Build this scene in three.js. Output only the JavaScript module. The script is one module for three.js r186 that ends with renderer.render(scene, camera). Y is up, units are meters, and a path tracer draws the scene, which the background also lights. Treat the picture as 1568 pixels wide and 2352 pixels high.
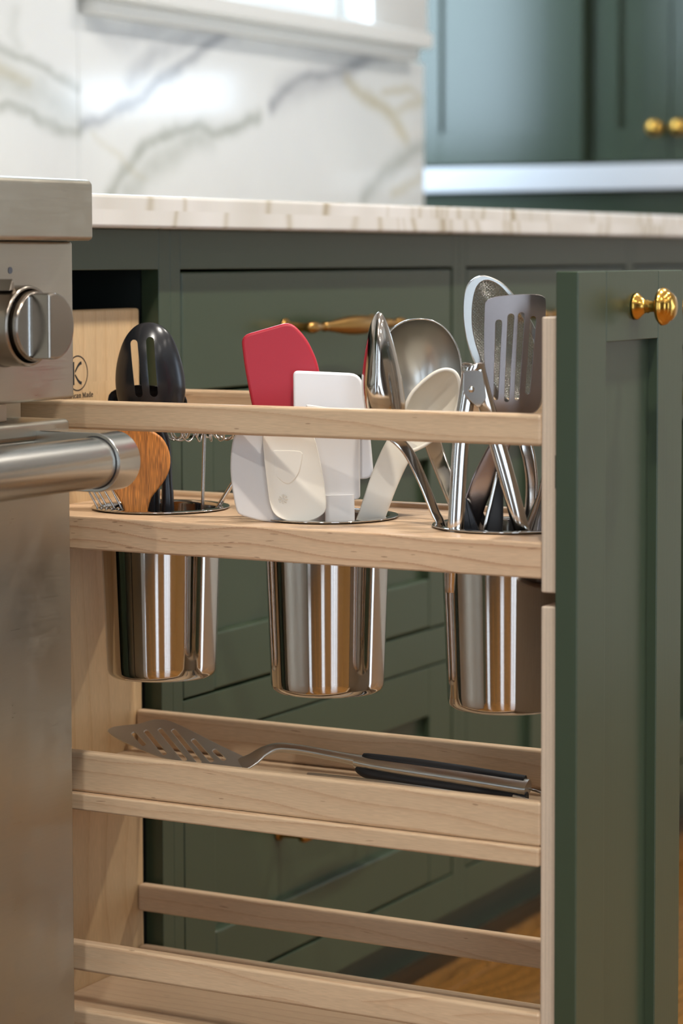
import * as THREE from 'three';
import { RoundedBoxGeometry } from 'three/addons/geometries/RoundedBoxGeometry.js';
import { TextGeometry } from 'three/addons/geometries/TextGeometry.js';
import { FontLoader } from 'three/addons/loaders/FontLoader.js';
import { mergeGeometries } from 'three/addons/utils/BufferGeometryUtils.js';
import { RectAreaLightUniformsLib } from 'three/addons/lights/RectAreaLightUniformsLib.js';
import { Brush, Evaluator, SUBTRACTION } from 'three-bvh-csg';

// ───────────── camera, sky, lights, exposure ─────────────
const W = 1568, H = 2352, FPX = 5756.38, PPY = 966.7;
const scene = new THREE.Scene();
const D2R = Math.PI / 180, YAW = 28.7495 * D2R, PITCH = 3.7055 * D2R, ROLL = -0.1541 * D2R;
const CAM = new THREE.Vector3(-1.9053, 0.8555, 1.2974);
const FWD = new THREE.Vector3(Math.cos(YAW) * Math.cos(PITCH), -Math.sin(PITCH), -Math.sin(YAW) * Math.cos(PITCH));
const RT0 = new THREE.Vector3().crossVectors(FWD, new THREE.Vector3(0, 1, 0)).normalize();
const UP0 = new THREE.Vector3().crossVectors(RT0, FWD);
const RT = RT0.clone().multiplyScalar(Math.cos(ROLL)).addScaledVector(UP0, Math.sin(ROLL));
const UP = UP0.clone().multiplyScalar(Math.cos(ROLL)).addScaledVector(RT0, -Math.sin(ROLL));
const fullH = 2 * (H - PPY), fullW = fullH * W / H;
const camera = new THREE.PerspectiveCamera(2 * Math.atan(fullH / 2 / FPX) / D2R, W / H, 0.05, 60);
camera.position.copy(CAM);
camera.up.copy(UP);
camera.lookAt(CAM.clone().add(FWD));
camera.setViewOffset(fullW, fullH, (fullW - W) / 2, fullH - H, W, H);
camera.focus = 2.16;
camera.userData.fStop = 4.2;
scene.background = new THREE.Color(0.80, 0.90, 1.0);
scene.backgroundIntensity = 5;
const EXPOSURE = 0.385;
RectAreaLightUniformsLib.init();
const DAY = new THREE.Color(0.62, 0.79, 1.0), WARM = new THREE.Color(1.0, 0.935, 0.85);
function daylight(x, y, z, w, h, tx, ty, tz, nits) {
  const l = new THREE.RectAreaLight(DAY, nits, w, h);
  l.position.set(x, y, z); l.lookAt(tx, ty, tz); l.name = 'daylight'; scene.add(l);
}
// room: x from -2.75 to 2.75, z from -0.63 to 5, ceiling 2.6; past the end of the back wall (x = WX) a bay added to light the hutch runs back to z = BZ
const RX0 = -2.75, RX1 = 2.75, WX = 1.862, BZ = -1.6, RZ0 = -0.63, RZ1 = 5, RY = 2.6;
daylight(1.295, 1.72, RZ0 - 0.17, 0.72, 0.98, 1.295, 1.72, 5, 36);
const LEFT_W = [[-0.12, 0.16], [1.12, 1.5], [2.25, 3.45]];
for (const [a, b] of LEFT_W) daylight(RX0 - 0.17, 1.11, (a + b) / 2, b - a, 2.16, 5, 1.11, (a + b) / 2, 8);
daylight(-0.2, 1.15, RZ1 + 0.17, 0.66, 2.05, -0.2, 1.15, -5, 10);
daylight(RX1 + 0.17, 1.15, 4.2, 0.9, 2.05, -5, 1.15, 4.2, 22);  // through the added right-hand window, daylight for fronts facing the room
daylight(RX1 + 0.17, 1.22, 0.58, 0.54, 0.1, -5, 1.22, 0.58, 14);
daylight(WX - 0.17, 1.66, -1.15, 0.6, 1.15, 5, 1.66, -1.15, 32);  // through the added bay window, blue sheen for the hutch
const CANS = [];
for (const x of [-2.0, -0.9, 0.3, 1.5]) for (const [z, cd] of [[0.95, 34], [2.5, 15], [3.9, 10]]) CANS.push([x, z, cd]);

// ───────────── noise, textures, materials ─────────────
let SEED = 7;
const rnd = () => { SEED = (SEED * 1664525 + 1013904223) >>> 0; return SEED / 4294967296; };
const hash = (x, y, s) => { let h = (Math.imul(x, 374761393) + Math.imul(y, 668265263) + Math.imul(s, 974634581)) | 0; h = Math.imul(h ^ (h >>> 13), 1274126177); return ((h ^ (h >>> 16)) >>> 0) / 4294967296; };
function vn(x, y, s) {
  const ix = Math.floor(x), iy = Math.floor(y); let fx = x - ix, fy = y - iy;
  fx = fx * fx * (3 - 2 * fx); fy = fy * fy * (3 - 2 * fy);
  const a = hash(ix, iy, s), b = hash(ix + 1, iy, s), c = hash(ix, iy + 1, s), d = hash(ix + 1, iy + 1, s);
  return a + (b - a) * fx + (c - a) * fy + (a - b - c + d) * fx * fy;
}
const fbm = (x, y, s, o = 4) => { let v = 0, a = 0.5; for (let i = 0; i < o; i++) { v += a * vn(x, y, s + i); x *= 2.03; y *= 2.03; a *= 0.5; } return v; };
const c8 = (v) => Math.max(0, Math.min(255, Math.round(v)));
function tex(w, h, fn, srgb = true) {
  const d = new Uint8Array(w * h * 4);
  for (let j = 0, o = 0; j < h; j++) for (let i = 0; i < w; i++, o += 4) { const c = fn(i, j); d[o] = c8(c[0]); d[o + 1] = c8(c[1]); d[o + 2] = c8(c[2]); d[o + 3] = 255; }
  const t = new THREE.DataTexture(d, w, h);
  t.wrapS = t.wrapT = THREE.RepeatWrapping; t.magFilter = THREE.LinearFilter; t.minFilter = THREE.LinearMipmapLinearFilter; t.generateMipmaps = true;
  if (srgb) t.colorSpace = THREE.SRGBColorSpace;
  t.needsUpdate = true;
  return t;
}
// wood: u runs along the grain; LEN x WID metres in the tile
function woodTex(seed, w, h, LEN, WID, base, dark, o = {}) {
  const { rings = 55, warp = 1.6, line = 0.1, fibre = 0.05, flecks = 0, blotch = 0.05 } = o;
  const spots = new Float32Array(w * h), r0 = SEED; SEED = seed * 977 + 3;
  for (let k = 0; k < flecks; k++) {
    const cx = rnd() * w, cy = rnd() * h, L = (0.0026 + rnd() * rnd() * 0.008) / LEN * w, B = (0.00018 + rnd() * 0.00022) / WID * h, sl = (rnd() - 0.35) * 0.16 * (h / WID) / (w / LEN), st = 0.3 + rnd() * 0.5;
    for (let i = -Math.ceil(L); i <= L; i++) for (let j = -Math.ceil(B * 2 + Math.abs(sl * L)); j <= B * 2 + Math.abs(sl * L); j++) {
      const q = 1 - Math.abs(i / L), dy = (j - sl * i) / (B * Math.sqrt(Math.max(q, 0.02))), v = st * Math.exp(-dy * dy) * Math.min(1, q * 2.5);
      if (v < 0.03) continue;
      const x = ((cx + i) | 0 + w) % w, y = (((cy + j) | 0) + h) % h, n = y * w + ((x + w) % w);
      if (v > spots[n]) spots[n] = v;
    }
  }
  SEED = r0;
  return tex(w, h, (i, j) => {
    const U = i / w * LEN, V = j / h * WID;
    const g = V * rings + warp * (fbm(U * 3.1, V * 9, seed, 3) * 2 - 1) + U * 1.3;
    const f = g - Math.floor(g), ln = Math.pow(f, 7) * (0.5 + fbm(U * 6, V * 30, seed + 5, 2));
    const fi = vn(U * 160, V * 2600, seed + 9) - 0.5, bl = fbm(U * 4, V * 14, seed + 11, 3) - 0.45;
    const k = 1 - fibre * fi * 1.6 - blotch * bl * 2, m = Math.min(1, line * ln * 2), s = spots[j * w + i];
    return [0, 1, 2].map((c) => ((base[c] * (1 - m) + dark[c] * m) * k) * (1 - s) + dark[c] * 0.62 * s);
  });
}
const MAPLE = [202, 175, 143], MDARK = [150, 104, 72];
const T = {
  maple: woodTex(3, 2048, 512, 0.8, 0.2, MAPLE, MDARK, { flecks: 60, line: 0.16, rings: 60, warp: 2.2 }),
  mapleFleck: woodTex(8, 2048, 512, 0.8, 0.2, [204, 174, 142], MDARK, { flecks: 420, line: 0.3, rings: 85, warp: 3 }),
  mapleVert: woodTex(15, 1024, 512, 0.8, 0.2, [200, 168, 125], [158, 112, 70], { flecks: 8, line: 0.14, rings: 40, warp: 1.5, blotch: 0.07 }),
  oak: woodTex(21, 1024, 512, 1.2, 0.3, [126, 88, 44], [72, 46, 22], { rings: 50, warp: 4, line: 0.4, fibre: 0.12, blotch: 0.12 }),
  bamboo: woodTex(31, 512, 512, 0.2, 0.2, [182, 116, 50], [130, 74, 26], { rings: 90, warp: 0.8, line: 0.3, fibre: 0.3 }),
};
// plywood seen on edge: layers across v
T.ply = tex(512, 128, (i, j) => {
  const v = j / 128, k = 0.5 + 0.5 * Math.sin(v * Math.PI * 2 * 3.5), n = vn(i * 0.09, j * 0.8, 4) - 0.5, n2 = vn(i * 0.6, j * 0.9, 9) - 0.5;
  const d = Math.exp(-Math.pow((v * 5 % 1 - 0.5) / 0.1, 2)) * (0.4 + 0.6 * vn(i * 0.02, Math.floor(v * 5) * 3, 2));
  const q = 1 + 0.05 * n + 0.06 * n2 - 0.13 * d - 0.02 * k;
  return [205 * q, 186 * q, 164 * q];
});
T.brush = tex(512, 512, (i, j) => { const v = 112 + 26 * (vn(i * 0.02, j * 0.9, 3) - 0.5) + 18 * (vn(i * 0.006, j * 0.35, 5) - 0.5) + 46 * (fbm(i * 0.018, j * 0.018, 17, 3) - 0.45); return [v, v, v]; }, false);
T.smudge = tex(256, 256, (i, j) => { const v = 120 + 120 * (fbm(i * 0.03, j * 0.03, 44, 4) - 0.45); return [v, v, v]; }, false);
T.paintBump = tex(256, 256, (i, j) => { const v = 128 + 70 * (vn(i * 0.35, j * 0.03, 6) - 0.5) + 60 * (fbm(i * 0.06, j * 0.06, 12, 3) - 0.45); return [v, v, v]; }, false);
T.counter = tex(1024, 256, (i, j) => {
  const x = i / 1024 * 2, y = j / 256 * 0.5, w = fbm(x * 7, y * 9, 3, 3) * 0.06;
  let v = 0, o = 0;
  for (let k = 0; k < 34; k++) { const c = hash(k, 1, 77) * 2, wd = 0.0012 + 0.006 * hash(k, 2, 77), s = (hash(k, 3, 77) - 0.5) * 0.5; const d = (x - c - s * y + w - 0.03) / wd; v += (0.35 + 0.65 * hash(k, 4, 77)) * Math.exp(-d * d); }
  o = fbm(x * 12, y * 4, 20, 3) - 0.45;
  v = Math.min(1, v * 0.55);
  return [212 - 52 * v - 26 * o, 209 - 62 * v - 28 * o, 203 - 82 * v - 34 * o];
});

const std = (o) => new THREE.MeshStandardMaterial(o), phy = (o) => new THREE.MeshPhysicalMaterial(o);
const tint = (r, g, b) => new THREE.Color().setStyle(`rgb(${r},${g},${b})`);
const M = {
  green: phy({ color: tint(55, 67, 49), roughness: 0.28, specularIntensity: 1, bumpMap: T.paintBump, bumpScale: 0.00006 }),
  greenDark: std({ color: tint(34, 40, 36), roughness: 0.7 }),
  maple: phy({ map: T.maple, roughness: 0.33 }),
  mapleFleck: phy({ map: T.mapleFleck, roughness: 0.33 }),
  mapleVert: phy({ map: T.mapleVert, roughness: 0.4 }),
  ply: phy({ map: T.ply, roughness: 0.55 }),
  steel: phy({ color: tint(178, 172, 158), metalness: 1, roughness: 0.82, roughnessMap: T.brush, anisotropy: 0.55, anisotropyRotation: Math.PI / 2 }),
  steelSatin: phy({ color: tint(198, 196, 190), metalness: 1, roughness: 0.24 }),
  mirror: phy({ color: tint(206, 203, 198), metalness: 1, roughness: 0.07 }),
  mirrorWarm: phy({ color: tint(200, 194, 186), metalness: 1, roughness: 0.12 }),
  dull: phy({ color: tint(152, 142, 138), metalness: 1, roughness: 0.42, roughnessMap: T.smudge }),
  dullBlade: phy({ color: tint(206, 206, 202), metalness: 1, roughness: 0.38 }),
  dullRough: phy({ color: tint(200, 197, 190), metalness: 1, roughness: 0.3 }),
  knobSteel: phy({ color: tint(158, 148, 136), metalness: 1, roughness: 0.22 }),
  brass: phy({ color: tint(205, 160, 78), metalness: 1, roughness: 0.2 }),
  brassOld: phy({ color: tint(176, 136, 76), metalness: 1, roughness: 0.3 }),
  black: phy({ color: tint(30, 31, 34), roughness: 0.24 }),
  blackMatt: phy({ color: tint(24, 24, 26), roughness: 0.6 }),
  red: phy({ color: tint(176, 30, 48), roughness: 0.42, sheen: 0.3, sheenColor: new THREE.Color(0.9, 0.3, 0.4), sheenRoughness: 0.5 }),
  white: phy({ color: tint(234, 234, 236), roughness: 0.4 }),
  milky: phy({ color: tint(222, 219, 216), roughness: 0.45, transmission: 0.12, thickness: 0 }),
  cream: phy({ color: tint(236, 230, 216), roughness: 0.38 }),
  bamboo: phy({ map: T.bamboo, roughness: 0.55 }),
  counter: phy({ map: T.counter, roughness: 0.14 }),
  whitePaint: phy({ color: tint(238, 238, 234), roughness: 0.4 }),
  wallPaint: std({ color: tint(206, 200, 190), roughness: 0.9 }),
  wallBrown: std({ color: tint(100, 92, 84), roughness: 0.9 }),
  floorBase: std({ color: tint(120, 84, 46), roughness: 0.5 }),
  ceiling: std({ color: tint(236, 232, 224), roughness: 0.95 }),
  print: std({ color: tint(40, 28, 20), roughness: 0.8 }),
  printBlack: std({ color: tint(16, 15, 15), roughness: 0.7 }),
  greyDot: std({ color: tint(96, 98, 104), roughness: 0.6 }),
  slabWhite: phy({ color: tint(226, 228, 230), roughness: 0.2 }),
  glass: phy({ color: 0xffffff, roughness: 0, transmission: 1, thickness: 0 }),
  shade: std({ color: tint(188, 190, 200), roughness: 0.9 }),
  lamp: std({ color: 0xffffff, emissive: WARM, emissiveIntensity: 14 }),
};

// ───────────── helpers ─────────────
const used = new Map();
function numbered(n) { const k = used.get(n) ?? 0; used.set(n, k + 1); return k ? `${n}_${String(k).padStart(3, '0')}` : n; }
const V3 = (x, y, z) => new THREE.Vector3(x, y, z);
// box-projected texture coordinates; grain names the axis that u follows; tile in metres
function uvBox(g, grain = 'x', LEN = 0.8, WID = 0.2, off = [0, 0]) {
  g = g.index ? g.toNonIndexed() : g;
  const p = g.attributes.position, uv = new Float32Array(p.count * 2), a = V3(), b = V3(), c = V3(), ax = ['x', 'y', 'z'];
  for (let i = 0; i < p.count; i += 3) {
    a.fromBufferAttribute(p, i); b.fromBufferAttribute(p, i + 1); c.fromBufferAttribute(p, i + 2);
    const n = b.clone().sub(a).cross(c.clone().sub(a)), m = [Math.abs(n.x), Math.abs(n.y), Math.abs(n.z)], k = ax[m.indexOf(Math.max(...m))];
    const ua = k === grain ? ax.find((q) => q !== k) : grain, va = ax.find((q) => q !== k && q !== ua);
    [a, b, c].forEach((q, j) => { uv[(i + j) * 2] = q[ua] / LEN + off[0]; uv[(i + j) * 2 + 1] = q[va] / WID + off[1]; });
  }
  g.setAttribute('uv', new THREE.BufferAttribute(uv, 2));
  return g;
}
function bx(x0, x1, y0, y1, z0, z1, r = 0.0015, seg = 2) {
  const w = x1 - x0, h = y1 - y0, d = z1 - z0, g = r ? new RoundedBoxGeometry(w, h, d, seg, Math.min(r, w * 0.45, h * 0.45, d * 0.45)) : new THREE.BoxGeometry(w, h, d);
  return g.translate((x0 + x1) / 2, (y0 + y1) / 2, (z0 + z1) / 2);
}
const wood = (x0, x1, y0, y1, z0, z1, grain, r = 0.002) => uvBox(bx(x0, x1, y0, y1, z0, z1, r), grain, 0.8, 0.2, [rnd() * 0.3, rnd()]);
const shadowed = (m) => { m.castShadow = m.receiveShadow = true; return m; };
class Thing {
  constructor(name, label, category, at = [0, 0, 0], group, kind) {
    const o = this.o = new THREE.Group(); o.name = numbered(name); o.position.set(...at); this.at = V3(...at);
    o.userData = kind ? { kind } : { label, category }; if (group) o.userData.group = group;
    if (kind && label) o.userData.label = label;
    scene.add(o);
  }
  // geometry in world coordinates (or the thing's own when local); under is the part it belongs to
  part(name, g, m, under, label, local) {
    if (!local && !this.plane) g.translate(-this.at.x, -this.at.y, -this.at.z);
    const o = shadowed(new THREE.Mesh(g, m)); o.name = name; if (label) o.userData.label = label;
    (under ?? this.o).add(o); return o;
  }
}
function single(name, g, m, label, category, at, group) {
  g.translate(-at[0], -at[1], -at[2]);
  const o = shadowed(new THREE.Mesh(g, m)); o.name = numbered(name); o.position.set(...at); o.userData = { label, category }; if (group) o.userData.group = group;
  scene.add(o); return o;
}
function struct(name, g, m, under) { const o = shadowed(new THREE.Mesh(g, m)); o.name = name; if (!under) o.userData.kind = 'structure'; (under ?? scene).add(o); return o; }
const merge = (l) => mergeGeometries(l.map((g) => (g.index ? g.toNonIndexed() : g)));
function cyl(r0, r1, h, x, y, z, axis = 'y', seg = 40) {
  const g = new THREE.CylinderGeometry(r1, r0, h, seg);
  if (axis === 'z') g.rotateX(Math.PI / 2); if (axis === 'x') g.rotateZ(-Math.PI / 2);
  return g.translate(x, y, z);
}
function lathe(pts, axis = 'y', seg = 64) {
  const g = new THREE.LatheGeometry(pts.map((p) => new THREE.Vector2(p[0], p[1])), seg);
  if (axis === 'z') g.rotateX(Math.PI / 2); if (axis === 'x') g.rotateZ(-Math.PI / 2);
  return g;
}
// ── utensils: each has a plane of its own (through a point in its canister, turned and tilted); outlines lie in that plane in metres
class Plane {
  constructor(o, yaw = 0, tilt = 0) {
    const a = Math.atan2(-FWD.z, -FWD.x) + yaw * D2R;        // towards the viewer's side of the kitchen
    this.n = V3(Math.cos(a) * Math.cos(tilt * D2R), Math.sin(tilt * D2R), Math.sin(a) * Math.cos(tilt * D2R));
    this.x = V3(0, 1, 0).cross(this.n).normalize(); this.y = this.n.clone().cross(this.x); this.o = V3(...o);
  }
  p(u, v, z = 0) {   // where the sight line of a measured point meets the plane z metres in front of it
    const d = FWD.clone().addScaledVector(RT, (u - 784) / FPX).addScaledVector(UP, -(v - PPY) / FPX), o = this.o.clone().addScaledVector(this.n, z);
    const t = o.clone().sub(CAM).dot(this.n) / d.dot(this.n), q = CAM.clone().addScaledVector(d, t).sub(this.o);
    return V3(q.dot(this.x), q.dot(this.y), z);
  }
  ps(l, z = 0) { return l.map(([u, v, dz = 0]) => this.p(u, v, z + dz)); }
}
class Tool extends Thing {
  constructor(name, label, category, plane, group) {
    super(name, label, category, plane.o.toArray(), group);
    this.plane = plane; this.o.quaternion.setFromRotationMatrix(new THREE.Matrix4().makeBasis(plane.x, plane.y, plane.n));
  }
}
const smooth = (pts, n, closed = true, t = 0.5) => { const l = new THREE.CatmullRomCurve3(pts, closed, 'catmullrom', t).getSpacedPoints(n); if (closed) l.pop(); return l; };
function rounded(pts, r, k = 5) {   // polygon with rounded corners
  const out = [], N = pts.length;
  for (let i = 0; i < N; i++) {
    const p = pts[i], a = pts[(i + N - 1) % N].clone().sub(p), b = pts[(i + 1) % N].clone().sub(p), q = Math.min(r, a.length() * 0.45, b.length() * 0.45);
    a.setLength(q).add(p); b.setLength(q).add(p);
    for (let j = 0; j <= k; j++) { const t = j / k; out.push(V3(a.x * (1 - t) ** 2 + 2 * p.x * t * (1 - t) + b.x * t * t, a.y * (1 - t) ** 2 + 2 * p.y * t * (1 - t) + b.y * t * t, p.z)); }
  }
  return out;
}
function plate(pts, th, bevel = 0.001, holes = [], z = 0) {
  let l = pts.map((p) => new THREE.Vector2(p.x, p.y)).filter((p, i, a) => p.distanceTo(a[(i + 1) % a.length]) > 1e-6);
  if (THREE.ShapeUtils.isClockWise(l)) l = l.reverse();
  const s = new THREE.Shape(l);
  for (const h of holes) s.holes.push(new THREE.Path(h.map((p) => new THREE.Vector2(p.x, p.y))));
  const b = Math.min(bevel, th * 0.48);
  return new THREE.ExtrudeGeometry(s, { depth: th - 2 * b, bevelEnabled: b > 0, bevelThickness: b, bevelSize: b * 0.8, bevelOffset: -b * 0.8, bevelSegments: 3, curveSegments: 8 }).translate(0, 0, z - th / 2 + b);
}
function slot(a, b, w0, w1 = w0, k = 6) {   // a slot from a to b with rounded ends
  const d = b.clone().sub(a), s = Math.atan2(d.y, d.x), out = [];
  for (let i = 0; i <= k; i++) { const t = s + Math.PI / 2 + Math.PI * i / k; out.push(V3(a.x + Math.cos(t) * w0 / 2, a.y + Math.sin(t) * w0 / 2, 0)); }
  for (let i = 0; i <= k; i++) { const t = s - Math.PI / 2 + Math.PI * i / k; out.push(V3(b.x + Math.cos(t) * w1 / 2, b.y + Math.sin(t) * w1 / 2, 0)); }
  return out;
}
// bowl or slightly domed blade over a closed outline; depth > 0 bulges towards the viewer's side
function dish(pts, depth, th, { R = 14, pow = 1, lean = null } = {}) {
  const N = pts.length, c = pts.reduce((a, p) => a.add(p), V3()).divideScalar(N); if (lean) c.copy(lean);
  const pos = [], idx = [], uv = [], add = (x, y, z) => { pos.push(x, y, z); uv.push(x, y); };
  for (const side of [1, -1]) for (let i = 0; i <= R; i++) {
    const s = Math.sin(i / R * Math.PI / 2), z = depth * Math.pow(Math.max(0, 1 - s * s), pow), e = i === R ? 0.15 : 1;
    for (const p of pts) add(c.x + (p.x - c.x) * s, c.y + (p.y - c.y) * s, p.z * s + c.z * (1 - s) + z + side * th / 2 * e);
  }
  const L = (R + 1) * N;
  for (let i = 0; i < R; i++) for (let j = 0; j < N; j++) {
    const a = i * N + j, b = i * N + (j + 1) % N, d = a + N, e = b + N;
    idx.push(a, d, e, a, e, b, L + a, L + e, L + d, L + a, L + b, L + e);
  }
  for (let j = 0; j < N; j++) { const a = R * N + j, b = R * N + (j + 1) % N; idx.push(a, L + a, L + b, a, L + b, b); }
  const ar = pts.reduce((s, p, i) => { const q = pts[(i + 1) % N]; return s + p.x * q.y - q.x * p.y; }, 0);
  if (ar < 0) for (let i = 0; i < idx.length; i += 3) [idx[i + 1], idx[i + 2]] = [idx[i + 2], idx[i + 1]];
  const g = new THREE.BufferGeometry(); g.setAttribute('position', new THREE.Float32BufferAttribute(pos, 3)); g.setAttribute('uv', new THREE.Float32BufferAttribute(uv, 2)); g.setIndex(idx); g.computeVertexNormals();
  return g;
}
// bar with a rounded section swept along a path; w across the plane, t through it, numbers or lists along the path
function sweep(path, w, t, { n = V3(0, 0, 1), seg = 40, e = 2, sides = 14, raw = false, closed = false } = {}) {
  const c = raw ? null : new THREE.CatmullRomCurve3(path, closed, 'catmullrom', 0.5), P = raw ? path : c.getSpacedPoints(seg), K = P.length;
  const at = (l, f) => { if (!Array.isArray(l)) return l; const q = f * (l.length - 1), i = Math.min(l.length - 2, Math.floor(q)); return l[i] + (l[i + 1] - l[i]) * (q - i); };
  const pos = [], idx = [], uv = []; let len = 0;
  for (let i = 0; i < K; i++) {
    const a = P[Math.max(0, i - 1)], b = P[Math.min(K - 1, i + 1)], T = b.clone().sub(a).normalize(), S = T.clone().cross(n).normalize(), N = S.clone().cross(T).normalize(), f = i / (K - 1);
    if (i) len += P[i].distanceTo(P[i - 1]);
    for (let j = 0; j < sides; j++) {
      const q = j / sides * Math.PI * 2, cs = Math.cos(q), sn = Math.sin(q), x = Math.sign(cs) * Math.abs(cs) ** (2 / e) * at(w, f) / 2, y = Math.sign(sn) * Math.abs(sn) ** (2 / e) * at(t, f) / 2;
      const p = P[i].clone().addScaledVector(S, x).addScaledVector(N, y); pos.push(p.x, p.y, p.z); uv.push(len, j / sides * 0.05);
    }
    if (i) for (let j = 0; j < sides; j++) { const a0 = (i - 1) * sides + j, b0 = (i - 1) * sides + (j + 1) % sides; idx.push(a0, b0, b0 + sides, a0, b0 + sides, a0 + sides); }
  }
  for (const [i, d] of [[0, 1], [K - 1, 0]]) {
    const o = pos.length / 3; for (let j = 0; j < sides; j++) { const q = (i * sides + j) * 3; pos.push(pos[q], pos[q + 1], pos[q + 2]); uv.push(0, 0); }
    pos.push(P[i].x, P[i].y, P[i].z); uv.push(0, 0);
    for (let j = 0; j < sides; j++) { const a0 = o + j, b0 = o + (j + 1) % sides; d ? idx.push(o + sides, b0, a0) : idx.push(o + sides, a0, b0); }
  }
  const g = new THREE.BufferGeometry(); g.setAttribute('position', new THREE.Float32BufferAttribute(pos, 3)); g.setAttribute('uv', new THREE.Float32BufferAttribute(uv, 2)); g.setIndex(idx); g.computeVertexNormals();
  return g;
}
const wire = (path, r, seg = 40, sides = 8) => sweep(path, r * 2, r * 2, { seg, sides });
const csg = new Evaluator(); csg.attributes = ['position', 'normal', 'uv'];
function cut(g, cutters) {
  let a = new Brush(g); a.updateMatrixWorld();
  for (const c of cutters) { const b = new Brush(c); b.updateMatrixWorld(); a = csg.evaluate(a, b, SUBTRACTION); }
  return a.geometry;
}
const font = await new FontLoader().loadAsync('fonts/droid/droid_serif_bold.typeface.json');
const fontSans = await new FontLoader().loadAsync('fonts/droid/droid_sans_bold.typeface.json');
function text(s, size, f = font) { const g = new TextGeometry(s, { font: f, size, depth: 0.0002, curveSegments: 4, bevelEnabled: false }); g.computeBoundingBox(); const b = g.boundingBox; g.translate(-(b.min.x + b.max.x) / 2, -(b.min.y + b.max.y) / 2, 0); return g; }

// ───────────── the room ─────────────
const wt = 0.15;
{ // floor of oak boards
  const f = struct('floor', bx(RX0 - wt, RX1 + wt, -0.06, -0.012, BZ - wt, RZ1 + wt, 0), M.floorBase);
  const mats = [[1, 1, 1], [0.86, 0.84, 0.8], [1.1, 1.06, 1.0], [0.94, 0.96, 0.94]].map((c) => { const m = phy({ map: T.oak, roughness: 0.14 }); m.color.setRGB(...c); return m; });
  const w = 0.13;
  for (let r = 0, z = RZ0; z < RZ1; r++, z += w) {
    let x = RX0 - hash(r, 3, 5) * 1.2;
    while (x < RX1) {
      const L = 1.3 + hash(r, Math.round(x * 10), 6) * 1.3, a = Math.max(RX0, x), b = Math.min(RX1, x + L);
      if (b - a > 0.02) { const g = uvBox(bx(a + 0.0006, b - 0.0006, -0.012, 0, z + 0.0006, Math.min(z + w, RZ1) - 0.0006, 0.001, 1), 'x', 1.2, 0.3, [hash(r, 7, 9), hash(r, Math.round(x * 7), 2)]); struct('floor_board', g, mats[(hash(r, Math.round(x * 5), 8) * 4) | 0], f); }
      x += L;
    }
  }
  struct('ceiling', bx(RX0 - wt, RX1 + wt, RY, RY + 0.1, BZ - wt, RZ1 + wt, 0), M.ceiling);
}
function wallBoxes(axis, at0, at1, lo, hi, holes) {   // wall slab with rectangular openings [a0, a1, y0, y1] along its length
  const out = [], put = (a0, a1, y0, y1) => { if (a1 - a0 > 1e-4 && y1 - y0 > 1e-4) out.push(axis === 'x' ? bx(a0, a1, y0, y1, at0, at1, 0) : bx(at0, at1, y0, y1, a0, a1, 0)); };
  let a = lo; for (const [a0, a1, y0, y1] of holes) { put(a, a0, 0, RY); put(a0, a1, 0, y0); put(a0, a1, y1, RY); a = a1; } put(a, hi, 0, RY);
  return merge(out);
}
struct('wall_back', wallBoxes('x', RZ0 - wt, RZ0, RX0 - wt, WX, [[0.93, 1.66, 1.225, 2.22]]), M.whitePaint);
struct('wall_added_bay', merge([wallBoxes('x', BZ - wt, BZ, WX - wt, RX1 + wt, []), wallBoxes('z', WX - wt, WX, BZ, RZ0 - wt, [[-1.48, -0.82, 1.04, 2.28]])]), M.whitePaint);  // bay added so that its side window lights and mirrors in the hutch
struct('wall_left', wallBoxes('z', RX0 - wt, RX0, RZ0, RZ1, LEFT_W.map(([a, b]) => [a, b, 0.02, 2.2])), M.wallBrown);
struct('wall_front', wallBoxes('x', RZ1, RZ1 + wt, RX0 - wt, RX1 + wt, [[-0.55, 0.15, 0.1, 2.2]]), M.wallBrown);
struct('wall_right', wallBoxes('z', RX1, RX1 + wt, BZ, RZ1, [[0.29, 0.87, 1.145, 1.9], [3.75, 4.65, 0.1, 2.2]]), M.wallPaint);
function windowUnit(n, axis, at, a0, a1, y0, y1, cols, rows, inward) {
  const t = new Thing(`window_${n}`, null, null, [0, 0, 0], null, 'structure'), b = (p, q, r, s, d0, d1) => (axis === 'x' ? bx(p, q, r, s, at + Math.min(d0 * inward, d1 * inward), at + Math.max(d0 * inward, d1 * inward), 0.003) : bx(at + Math.min(d0 * inward, d1 * inward), at + Math.max(d0 * inward, d1 * inward), r, s, p, q, 0.003));
  const f = 0.03;
  t.part('window_frame', merge([b(a0, a0 + f, y0, y1, -0.09, -0.03), b(a1 - f, a1, y0, y1, -0.09, -0.03), b(a0 + f, a1 - f, y0, y0 + f, -0.09, -0.03), b(a0 + f, a1 - f, y1 - f, y1, -0.09, -0.03)]), M.whitePaint);
  t.part('pane', b(a0 + f, a1 - f, y0 + f, y1 - f, -0.062, -0.058), M.glass);
  for (let i = 1; i < cols; i++) { const c = a0 + (a1 - a0) * i / cols; t.part('muntin', b(c - 0.012, c + 0.012, y0 + f, y1 - f, -0.075, -0.045), M.whitePaint); }
  for (let i = 1; i < rows; i++) { const c = y0 + (y1 - y0) * i / rows; t.part('muntin', b(a0 + f, a1 - f, c - 0.012, c + 0.012, -0.076, -0.044), M.whitePaint); }
  return { t, b };
}
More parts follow.
